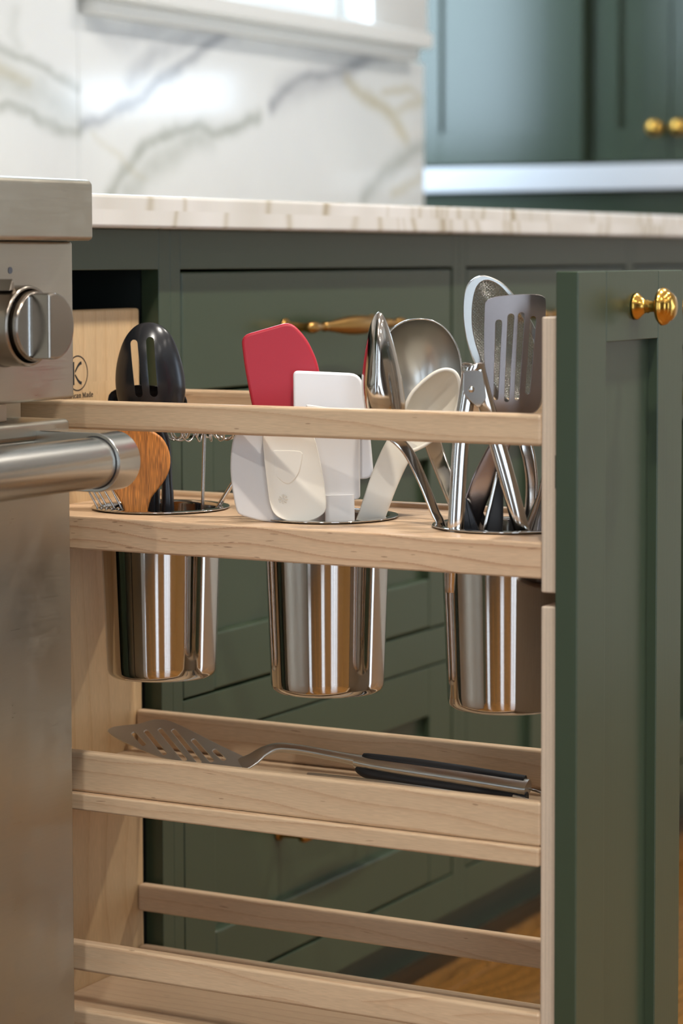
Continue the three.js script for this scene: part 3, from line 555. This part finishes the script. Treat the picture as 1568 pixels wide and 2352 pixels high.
{
  const p = PC(0, 0.022, 0, 0), t = new Tool('wooden_spoon', 'orange-brown wooden spoon rising behind the oven handle', 'spoon', p, 'utensils in the canisters');
  const o = smooth(p.ps([[310, 974], [350, 990], [374, 1008], [388, 1036], [391, 1064], [384, 1092], [366, 1120], [349, 1141], [342, 1160], [339, 1180], [336, 1260], [334, 1480], [300, 1480], [288, 1260], [286, 1182], [281, 1160], [268, 1136], [250, 1112], [238, 1085], [236, 1050], [246, 1014], [272, 988]]), 90);
  const g = plate(o, 0.007, 0.0022), uv = g.attributes.uv; for (let i = 0; i < uv.count; i++) uv.setXY(i, g.attributes.position.getY(i) * 5 + 0.3, g.attributes.position.getX(i) * 5 + 0.4);
  t.part('spoon_body', g, M.bamboo);
}
{
  const p = PC(0, 0.02), t = new Tool('wire_whisk', 'thin steel wires of a whisk at the left rim of the first canister', 'whisk', p, 'utensils in the canisters');
  const ws = [[226, 1172, 204, 1129], [238, 1173, 215, 1129], [250, 1174, 226, 1129], [266, 1175, 241, 1129], [282, 1176, 259, 1129]];
  ws.forEach(([a, b, c, d], i) => { const dx = a - c, dy = b - d; t.part('wire', wire(p.ps([[a + dx * 0.9, b + dy * 1.5, -0.006], [a, b], [c, d], [c - dx * 0.8, d - dy * 0.9, i * 0.001], [244 - i * 2, 1058, 0.003]]), 0.0009), M.steelSatin); });
  t.part('ferrule', sweep(p.ps([[268, 1225], [290, 1300], [305, 1480]]), 0.011, 0.011), M.steelSatin);
  t.part('bead', merge(ws.slice(0, 5).map(([a, b], i) => { const q = p.p(a + 6, b - 5, 0.001); return new THREE.SphereGeometry(0.0022, 16, 12).translate(q.x, q.y, q.z); })), M.mirror);
}
{
  const p = PC(0, -0.014, 0, 0), t = new Tool('coil_whisk', 'steel coil whisk on an upright wire stem under the upper rail', 'whisk', p, 'utensils in the canisters');
  t.part('stem', wire(p.ps([[471, 985], [469, 1010], [465, 1172], [460, 1480]]), 0.0016), M.steelSatin);
  const c = p.p(462, 990), hel = [], R = 0.0245, r = 0.0075;
  for (let i = 0; i <= 360; i++) { const a = i / 360 * Math.PI * 2, b = a * 15; const q = R + r * Math.cos(b); hel.push(V3(c.x + q * Math.cos(a), c.y + r * Math.sin(b), c.z + q * Math.sin(a))); }
  t.part('coil', sweep(hel, 0.0016, 0.0016, { seg: 900, sides: 6, n: V3(0.02, 1, 0.03) }), M.mirror);
  const ring = []; for (let i = 0; i <= 48; i++) { const a = i / 48 * Math.PI * 2; ring.push(V3(c.x + R * Math.cos(a), c.y + 0.002, c.z + R * Math.sin(a))); } t.part('ring', sweep(ring, 0.0018, 0.0018, { seg: 96, sides: 8, n: V3(0, 1, 0) }), M.steelSatin);
}
{
  const p = PC(0, 0.0, 0, 0), t = new Tool('kitchen_utensil', 'slim steel rod handle leaning right out of the first canister', 'utensil', p, 'utensils in the canisters');
  t.part('rod', wire(p.ps([[572, 1048], [545, 1092], [496, 1172], [400, 1330]]), 0.0021), M.mirror);
  t.part('end_cap', wire(p.ps([[574, 1045], [569, 1053]]), 0.0027, 6), M.mirror);
}
// ───────────── utensils in the second canister ─────────────
{
  const p = PC(1, -0.004), t = new Tool('red_spatula', 'red silicone spatula with slanted head, tallest in the middle canister', 'spatula', p, 'utensils in the canisters');
  const o = rounded(p.ps([[553, 771], [668, 738], [705, 778], [728, 828], [736, 868], [738, 935], [722, 1010], [604, 1012], [578, 930], [562, 845]]), 0.008);
  t.part('head', plate(o, 0.0085, 0.003), M.red);
  t.part('stem', sweep(p.ps([[662, 1000], [672, 1080], [690, 1210], [700, 1480]]), 0.011, 0.008), M.red);
}
{
  const p = PC(1, 0.012), t = new Tool('white_spatula', 'white spatula with rounded square head overlapping the red spatula', 'spatula', p, 'utensils in the canisters');
  const o = rounded(p.ps([[673, 851], [700, 852], [828, 858], [843, 938], [852, 1020], [859, 1100], [700, 1100], [674, 960]]), 0.0095);
  t.part('head', plate(o, 0.008, 0.0026), M.white);
  t.part('stem', sweep(p.ps([[790, 1090, -0.003], [785, 1200, -0.003], [770, 1480, -0.012]]), 0.012, 0.008), M.white);
}
{
  const p = PC(1, 0.026), t = new Tool('flat_scraper', 'milky flat-ended scraper with thick square stem, seen below the upper rail', 'spatula', p, 'utensils in the canisters');
  const o = rounded(p.ps([[701, 928], [760, 937], [826, 948], [827, 1142], [818, 1148], [734, 1140], [720, 1000]]), 0.003);
  t.part('head', plate(o, 0.006, 0.0018), M.milky);
  t.part('stem', sweep(p.ps([[779, 1136], [780, 1200], [778, 1300], [770, 1480, -0.02]]), [0.0255, 0.0255, 0.024, 0.02], 0.011, { e: 6, sides: 24 }), M.milky);
}
{
  const p = PC(1, 0.036), t = new Tool('broad_scraper', 'broad milky white scraper with curved edge at the left of the middle canister', 'spatula', p, 'utensils in the canisters');
  const o = smooth(p.ps([[580, 964], [548, 988], [535, 1010], [530, 1045], [529, 1080], [533, 1120], [540, 1160], [548, 1180], [575, 1190], [605, 1197], [650, 1200], [690, 1196], [694, 1100], [690, 1000], [650, 966]]), 80, true, 0.4);
  t.part('head', plate(o, 0.006, 0.002), M.milky);
  t.part('stem', sweep(p.ps([[640, 1190, -0.004], [660, 1260, -0.006], [690, 1480, -0.03]]), 0.014, 0.008), M.milky);
}
{
  const p = PC(1, 0.046), t = new Tool('spoon_spatula', 'cream spoon-shaped spatula head with rounded end in front', 'spatula', p, 'utensils in the canisters');
  const o = smooth(p.ps([[660, 962], [616, 972], [603, 1000], [606, 1050], [612, 1105], [618, 1150], [628, 1178], [650, 1193], [690, 1199], [722, 1193], [744, 1178], [749, 1158], [744, 1110], [735, 1060], [722, 1005], [706, 970]]), 80, true, 0.45);
  t.part('head', dish(o, -0.004, 0.0055, { pow: 0.8 }), M.cream);
  t.part('ridge', plate(smooth(p.ps([[612, 1037], [650, 1034], [690, 1037], [694, 1052], [684, 1090], [660, 1112], [630, 1090], [614, 1060]]), 40), 0.0022, 0.001, [], -0.0008), M.cream);
  const em = []; for (let i = 0; i < 8; i++) { const a = i / 8 * Math.PI * 2, c = p.p(650, 1146); em.push(sweep([V3(c.x + 0.0012 * Math.cos(a), c.y + 0.0012 * Math.sin(a), 0.0012), V3(c.x + 0.004 * Math.cos(a), c.y + 0.004 * Math.sin(a), 0.0016)], 0.0012, 0.0008, { seg: 3, sides: 6 })); } t.part('embossed_mark', merge(em), M.cream);
  t.part('stem', sweep(p.ps([[690, 1150, -0.01], [700, 1230, -0.016], [712, 1480, -0.05]]), 0.012, 0.008), M.bamboo);
}
{
  const p = PC(1, 0.02), t = new Tool('plastic_spoon', 'cream plastic spoon leaning right with its wide handle in the middle canister', 'spoon', p, 'utensils in the canisters');
  const o = smooth(p.ps([[931, 935], [945, 905], [970, 878], [998, 857], [1022, 849], [1042, 854], [1053, 872], [1055, 900], [1049, 935], [1034, 968], [1005, 1000], [968, 1026], [935, 1036], [916, 1020], [916, 980]]), 80);
  t.part('bowl', dish(o, -0.026, 0.003, { pow: 0.65, R: 18 }), M.cream);
  t.part('bowl_edge', sweep(o, 0.0034, 0.0034, { seg: 180, sides: 10, closed: true }), M.cream);
  t.part('handle', sweep(p.ps([[930, 1008, -0.002], [905, 1052], [880, 1110], [848, 1200], [790, 1360, -0.004]]), [0.026, 0.0245, 0.023, 0.0235, 0.02], 0.005, { e: 4, sides: 20 }), M.cream);
}
// ───────────── utensils in the third canister ─────────────
{
  const p = PC(2, -0.012), t = new Tool('steel_spoon', 'shiny solid steel spoon seen from its rounded back, leaning left', 'spoon', p, 'utensils in the canisters');
  const o = smooth(p.ps([[869, 716], [853, 738], [841, 785], [833, 840], [830, 890], [837, 938], [850, 975], [878, 1004], [908, 1012], [928, 985], [931, 935], [925, 882], [913, 822], [896, 762], [881, 726]]), 80);
  t.part('bowl', dish(o, 0.018, 0.0016, { pow: 0.7, R: 18, lean: p.p(868, 880) }), M.mirrorWarm);
  t.part('handle', sweep(p.ps([[898, 1000, 0.004], [922, 1020, 0.004], [944, 1050, 0.002], [970, 1105], [1000, 1180], [1016, 1215], [1070, 1380, -0.01]]), [0.009, 0.0095, 0.0085, 0.008, 0.008, 0.009, 0.009], 0.0026, { e: 4, n: V3(0.35, 0, 1) }), M.mirrorWarm);
}
{
  const p = PC(2, -0.085, 0, 0), t = new Tool('ladle', 'large round steel ladle with open bowl facing forward', 'ladle', p, 'utensils in the canisters');
  const o = smooth(p.ps([[968, 733], [925, 740], [890, 768], [872, 815], [874, 870], [892, 925], [925, 965], [975, 985], [1020, 968], [1050, 920], [1060, 862], [1052, 805], [1030, 764], [1002, 741]]), 88);
  t.part('bowl', dish(o, -0.034, 0.0016, { pow: 0.6, R: 18 }), M.dullRough);
  t.part('bowl_edge', sweep(o, 0.0016, 0.0016, { seg: 180, sides: 8, closed: true }), M.mirror);
  t.part('handle', sweep(p.ps([[985, 975, -0.004], [992, 1012, 0.004], [1012, 1070, 0.016], [1036, 1132, 0.034], [1075, 1240, 0.058], [1100, 1400, 0.072]]), [0.016, 0.0145, 0.0135, 0.013, 0.013, 0.013], 0.0026, { e: 4, n: V3(-0.3, 0, 1) }), M.mirrorWarm);
}
{
  const p = PC(2, 0.03), t = new Tool('tongs', 'closed steel locking tongs with riveted top standing in front', 'tongs', p, 'utensils in the canisters');
  const leg = (l, w) => { // half-round channel
    const P = new THREE.CatmullRomCurve3(p.ps(l)).getSpacedPoints(36), pos = [], idx = [], uv = [], S = 12;
    for (const k of [1, 0.86]) P.forEach((q, i) => { const T = P[Math.min(36, i + 1)].clone().sub(P[Math.max(0, i - 1)]).normalize(), s = T.clone().cross(V3(0, 0, 1)).normalize(); for (let j = 0; j <= S; j++) { const a = Math.PI * j / S, e = Math.cos(a), r = w * k / 2, x = Math.sign(e) * Math.abs(e) ** 0.7 * r, z = Math.sin(a) ** 0.7 * r * 0.75; const v = q.clone().addScaledVector(s, x); pos.push(v.x, v.y, v.z + z); uv.push(i * 0.01, j * 0.01); } });
    const n = 37 * (S + 1); for (let i = 0; i < 36; i++) for (let j = 0; j < S; j++) { const a = i * (S + 1) + j, b = a + 1, c = a + S + 1, d = c + 1; idx.push(a, b, d, a, d, c, n + a, n + d, n + b, n + a, n + c, n + d); }
    for (let i = 0; i < 36; i++) for (const j of [0, S]) { const a = i * (S + 1) + j, c = a + S + 1; j ? idx.push(a, c, n + c, a, n + c, n + a) : idx.push(a, n + c, c, a, n + a, n + c); }
    for (const i of [0, 36]) for (let j = 0; j < S; j++) { const a = i * (S + 1) + j, b = a + 1; i ? idx.push(a, b, n + b, a, n + b, n + a) : idx.push(a, n + b, b, a, n + a, n + b); }
    const g = new THREE.BufferGeometry(); g.setAttribute('position', new THREE.Float32BufferAttribute(pos, 3)); g.setAttribute('uv', new THREE.Float32BufferAttribute(uv, 2)); g.setIndex(idx); g.computeVertexNormals(); return g;
  };
  t.part('arm', leg([[1082, 842, -0.004], [1074, 900, -0.003], [1062, 980], [1057, 1030], [1046, 1220], [1040, 1360, -0.008]], 0.0135), M.mirrorWarm);
  t.part('arm', leg([[1094, 842], [1108, 900], [1128, 972], [1143, 1022], [1198, 1222], [1226, 1350, -0.012]], 0.0135), M.mirrorWarm);
  const rim = []; for (let i = 0; i <= 32; i++) { const a = i / 32 * Math.PI * 2, c = p.p(1086, 845); rim.push(V3(c.x + 0.0092 * Math.cos(a), c.y + 0.0018 * Math.sin(2 * a), 0.005 * Math.sin(a) + 0.001)); }
  t.part('collar', merge([sweep(rim, 0.0012, 0.006, { seg: 64, sides: 8, n: V3(0, 1, 0) })]), M.mirrorWarm);
  t.part('hinge_plate', plate(rounded(p.ps([[1063, 850], [1107, 850], [1116, 915], [1098, 938], [1080, 922], [1062, 902]]), 0.003), 0.0016, 0.0006, [], 0.0062), M.mirrorWarm);
  const q = p.p(1081, 893); t.part('rivet', new THREE.SphereGeometry(0.0028, 20, 14).scale(1, 1, 0.6).translate(q.x, q.y, 0.0072), M.mirror);
}
{
  const p = PC(2, 0.006), t = new Tool('slotted_turner', 'grey steel slotted turner with four long slots before the strainer', 'turner', p, 'utensils in the canisters');
  const o = smooth(p.ps([[1113, 702], [1117, 690], [1138, 681], [1190, 676], [1230, 676], [1248, 681], [1253, 694], [1252, 790], [1248, 870], [1243, 915], [1234, 940], [1212, 954], [1190, 975], [1182, 1000], [1150, 1000], [1143, 975], [1139, 945], [1124, 905], [1113, 860], [1111, 780]]), 110, true, 0.35);
  t.part('blade', plate(o, 0.0014, 0.0004, [slot(p.p(1145, 742), p.p(1138, 914), 0.0052, 0.0036), slot(p.p(1173, 728), p.p(1163, 918), 0.0052, 0.0036), slot(p.p(1197, 725), p.p(1186, 914), 0.0052, 0.0036), slot(p.p(1224, 733), p.p(1211, 900), 0.0048, 0.0036)]), M.dull);
  t.part('handle', sweep(p.ps([[1166, 985], [1150, 1018, -0.001], [1128, 1065, -0.004], [1104, 1120, -0.008], [1085, 1175, -0.012], [1062, 1300, -0.02]]), [0.014, 0.018, 0.02, 0.018, 0.014, 0.012], 0.0018, { e: 4 }), M.dull);
}
{
  const p = PC(2, -0.016, 0, 0), t = new Tool('mesh_strainer', 'oval steel strainer with fine wire mesh behind the slotted turner', 'strainer', p, 'utensils in the canisters');
  const outer = smooth(p.ps([[1110, 632], [1086, 640], [1071, 658], [1064, 690], [1064, 735], [1072, 785], [1088, 832], [1112, 880], [1145, 925], [1185, 950], [1220, 952], [1242, 930], [1252, 885], [1250, 830], [1236, 770], [1206, 714], [1174, 670], [1146, 645]]), 96);
  const inner = smooth(p.ps([[1120, 645], [1103, 650], [1092, 668], [1086, 700], [1085, 740], [1090, 775], [1102, 815], [1120, 855], [1145, 895], [1178, 926], [1206, 936], [1224, 915], [1235, 875], [1234, 830], [1220, 775], [1194, 722], [1168, 682], [1144, 656]]), 96);
  t.part('rim', plate(outer, 0.004, 0.0012, [inner.slice().reverse()]), M.steelSatin);
  // woven mesh: wires across the opening, sagging into a shallow bowl
  const c = inner.reduce((a, q) => a.add(q), V3()).divideScalar(inner.length), edge = (a) => { // distance to the rim along angle a
    let best = 0; const d = V3(Math.cos(a), Math.sin(a), 0);
    for (let i = 0; i < inner.length; i++) { const A = inner[i], B = inner[(i + 1) % inner.length], e = B.clone().sub(A), w = A.clone().sub(c), den = d.x * e.y - d.y * e.x; if (Math.abs(den) < 1e-12) continue; const s = (w.x * e.y - w.y * e.x) / den, q = (w.x * d.y - w.y * d.x) / den; if (s > 0 && q >= 0 && q <= 1) best = Math.max(best, s); }
    return best;
  };
  const ang = Array.from({ length: 360 }, (_, i) => edge(i / 360 * Math.PI * 2)), rad = (x, y) => { const a = Math.atan2(y - c.y, x - c.x), q = ((a / (Math.PI * 2)) * 360 + 720) % 360; return Math.hypot(x - c.x, y - c.y) / (ang[Math.floor(q) % 360] || 1); };
  const pos = [], idx = [], step = 0.00125, r = 0.00033, put = (P) => {
    for (let i = 0; i < P.length; i++) { const o = pos.length / 3, T = P[Math.min(i + 1, P.length - 1)].clone().sub(P[Math.max(0, i - 1)]).normalize(), S = T.clone().cross(V3(0, 0, 1)).normalize(); for (let j = 0; j < 3; j++) { const a = j * 2.0944 + 0.5, v = P[i].clone().addScaledVector(S, Math.cos(a) * r); pos.push(v.x, v.y, v.z + Math.sin(a) * r); } if (i) for (let j = 0; j < 3; j++) { const a = o - 3 + j, b = o - 3 + (j + 1) % 3; idx.push(a, b, b + 3, a, b + 3, a + 3); } }
  };
  for (const dir of [0, 1]) for (let k = -60; k <= 60; k++) { let run = []; for (let i = -48; i <= 48; i++) {
    const s = i * step, q = k * step, x = c.x + (dir ? q : s), y = c.y + (dir ? s : q), R = rad(x, y);
    if (R < 1.01) run.push(V3(x, y, -0.026 * Math.pow(Math.max(0, 1 - R * R), 0.8) + (dir ? 1 : -1) * 0.0003 * ((i + k) % 2 ? 1 : -1))); else if (run.length) { if (run.length > 1) put(run); run = []; }
  } if (run.length > 1) put(run); }
  const mg = new THREE.BufferGeometry(); mg.setAttribute('position', new THREE.Float32BufferAttribute(pos, 3)); mg.setIndex(idx); mg.computeVertexNormals();
  t.part('mesh', mg, M.steelSatin).userData.kind = 'stuff';
  t.part('handle', sweep(p.ps([[1195, 948, 0.002], [1206, 1015, 0.004], [1216, 1060, 0.004], [1221, 1120, 0.002], [1214, 1200], [1190, 1380, -0.004]]), [0.011, 0.0115, 0.0105, 0.01, 0.0095, 0.0095], 0.003, { e: 4, n: V3(-0.35, 0, 1) }), M.mirrorWarm);
}
{
  const p = PC(2, 0.018), t = new Tool('kitchen_utensil', 'black handle with bright steel edge standing between the tongs arms', 'utensil', p, 'utensils in the canisters');
  t.part('grip', sweep(p.ps([[1148, 1090, -0.004], [1140, 1150], [1131, 1222], [1118, 1380, -0.01]]), [0.006, 0.015, 0.0185, 0.018], [0.004, 0.007, 0.009, 0.009], { e: 3 }), M.blackMatt);
  t.part('steel_edge', sweep(p.ps([[1142, 1084, 0.002], [1127, 1150, 0.004], [1110, 1226, 0.005], [1090, 1370, -0.002]]), 0.003, 0.006, { e: 4 }), M.mirrorWarm);
}
{
  const p = PC(2, 0.008), t = new Tool('black_spatula', 'dark blade edge slanting behind the left tongs arm', 'utensil', p, 'utensils in the canisters');
  t.part('blade', plate(rounded(p.ps([[1066, 1140], [1074, 1148], [1108, 1240], [1120, 1400], [1080, 1400], [1060, 1240]]), 0.001), 0.004, 0.001), M.black);
  t.part('steel_edge', sweep(p.ps([[1072, 1145, -0.012], [1094, 1168, -0.014], [1114, 1202, -0.016]]), [0.003, 0.0062, 0.0062], 0.002, { e: 4 }), M.mirrorWarm);
}
{
  const p = PC(2, -0.004), t = new Tool('steel_funnel', 'scratched steel cone leaning beside the front panel', 'utensil', p, 'utensils in the canisters');
  const a = p.p(1262, 1085), b = p.p(1240, 1300), d = b.clone().sub(a), L = d.length(), g = lathe([[0.003, 0], [0.0065, 0.004], [0.0085, 0.02], [0.0185, L * 0.66], [0.0185, L], [0.0175, L], [0.0001, L - 0.002]], 'y', 40);
  g.applyQuaternion(new THREE.Quaternion().setFromUnitVectors(V3(0, 1, 0), d.normalize())).translate(a.x, a.y, a.z); t.part('cone', g, M.dull);
}
// ───────────── things lying in the tray ─────────────
{
  const q = new Plane([-0.04, 0.395, 0.1]); q.n = V3(-0.5, 0.86, 0.08).normalize(); q.x = V3(0, 1, 0).cross(q.n).normalize(); q.y = q.n.clone().cross(q.x);
  const t = new Tool('grill_turner', 'slotted steel turner with black and steel handle lying in the tray', 'turner', q);
  const o = smooth(q.ps([[247, 1680], [262, 1670], [320, 1663], [352, 1654], [384, 1655], [425, 1672], [500, 1710], [563, 1740], [580, 1751], [545, 1766], [500, 1766], [440, 1757], [375, 1741], [330, 1725], [270, 1697]]), 110, true, 0.35);
  const hl = [[307, 1686, 330, 1711], [336, 1681, 378, 1732], [368, 1677, 424, 1746], [399, 1679, 458, 1751], [445, 1702, 486, 1748], [493, 1725, 514, 1745]].map(([a, b, c, d]) => slot(q.p(a, b), q.p(c, d), 0.0042));
  t.part('blade', plate(o, 0.0014, 0.0004, hl), M.dullBlade);
  const path = q.ps([[552, 1757, 0], [580, 1744, 0.001], [606, 1727, 0.004], [640, 1717, 0.006], [690, 1722, 0.006], [750, 1733, 0.005], [822, 1747, 0.004]]);
  t.part('neck', sweep(path, [0.020, 0.015, 0.010, 0.009, 0.009, 0.0095, 0.0105], [0.0016, 0.003, 0.006, 0.007, 0.007, 0.007, 0.008], { e: 3 }), M.dullRough);
  const hp = (dv, z) => q.ps([[818, 1748 + dv, z], [860, 1757 + dv * 1.05, z], [1000, 1779 + dv * 1.1, z], [1212, 1812 + dv * 1.15, z]]);
  const hd = t.part('handle', sweep(hp(0, 0.006), [0.012, 0.0165, 0.017, 0.0165], [0.009, 0.013, 0.014, 0.013], { e: 3, sides: 20 }), M.dullRough);
  t.part('grip', sweep(q.ps([[836, 1739, 0.008], [862, 1742, 0.009], [1000, 1763, 0.009], [1206, 1794, 0.009]]), [0.006, 0.01, 0.0105, 0.009], [0.007, 0.010, 0.010, 0.009], { e: 2.6 }), M.blackMatt, hd);
  t.part('grip', sweep(q.ps([[822, 1766, 0.002], [852, 1780, 0.002], [1000, 1803, 0.002], [1210, 1832, 0.002]]), [0.006, 0.010, 0.0105, 0.009], [0.007, 0.010, 0.010, 0.009], { e: 2.6 }), M.blackMatt, hd);
  t.part('hanging_loop', wire(q.ps([[1178, 1828, 0.008], [1205, 1835, 0.009], [1250, 1848, 0.008], [1256, 1832, 0.007], [1240, 1820, 0.006], [1214, 1812, 0.004]]), 0.0011), M.mirror);
}
{
  const q = new Plane([-0.085, 0.393, 0.25]); q.n = V3(-0.6, 0.8, 0).normalize(); q.x = V3(0, 0, 1); q.y = q.n.clone().cross(q.x);
  const t = new Tool('dark_steel_bar', 'dark flat steel utensil lying half hidden behind the tray side', 'utensil', q);
  t.part('shaft', sweep(q.ps([[705, 1781], [740, 1785], [900, 1805], [1180, 1846]]), [0.006, 0.0085, 0.008, 0.007], 0.003, { e: 3 }), M.dullRough);
}

// ───────────── render ─────────────
const renderer = new THREE.WebGLRenderer({ antialias: true });
renderer.shadowMap.enabled = true;
renderer.toneMapping = THREE.LinearToneMapping;
renderer.toneMappingExposure = EXPOSURE;
renderer.render(scene, camera);
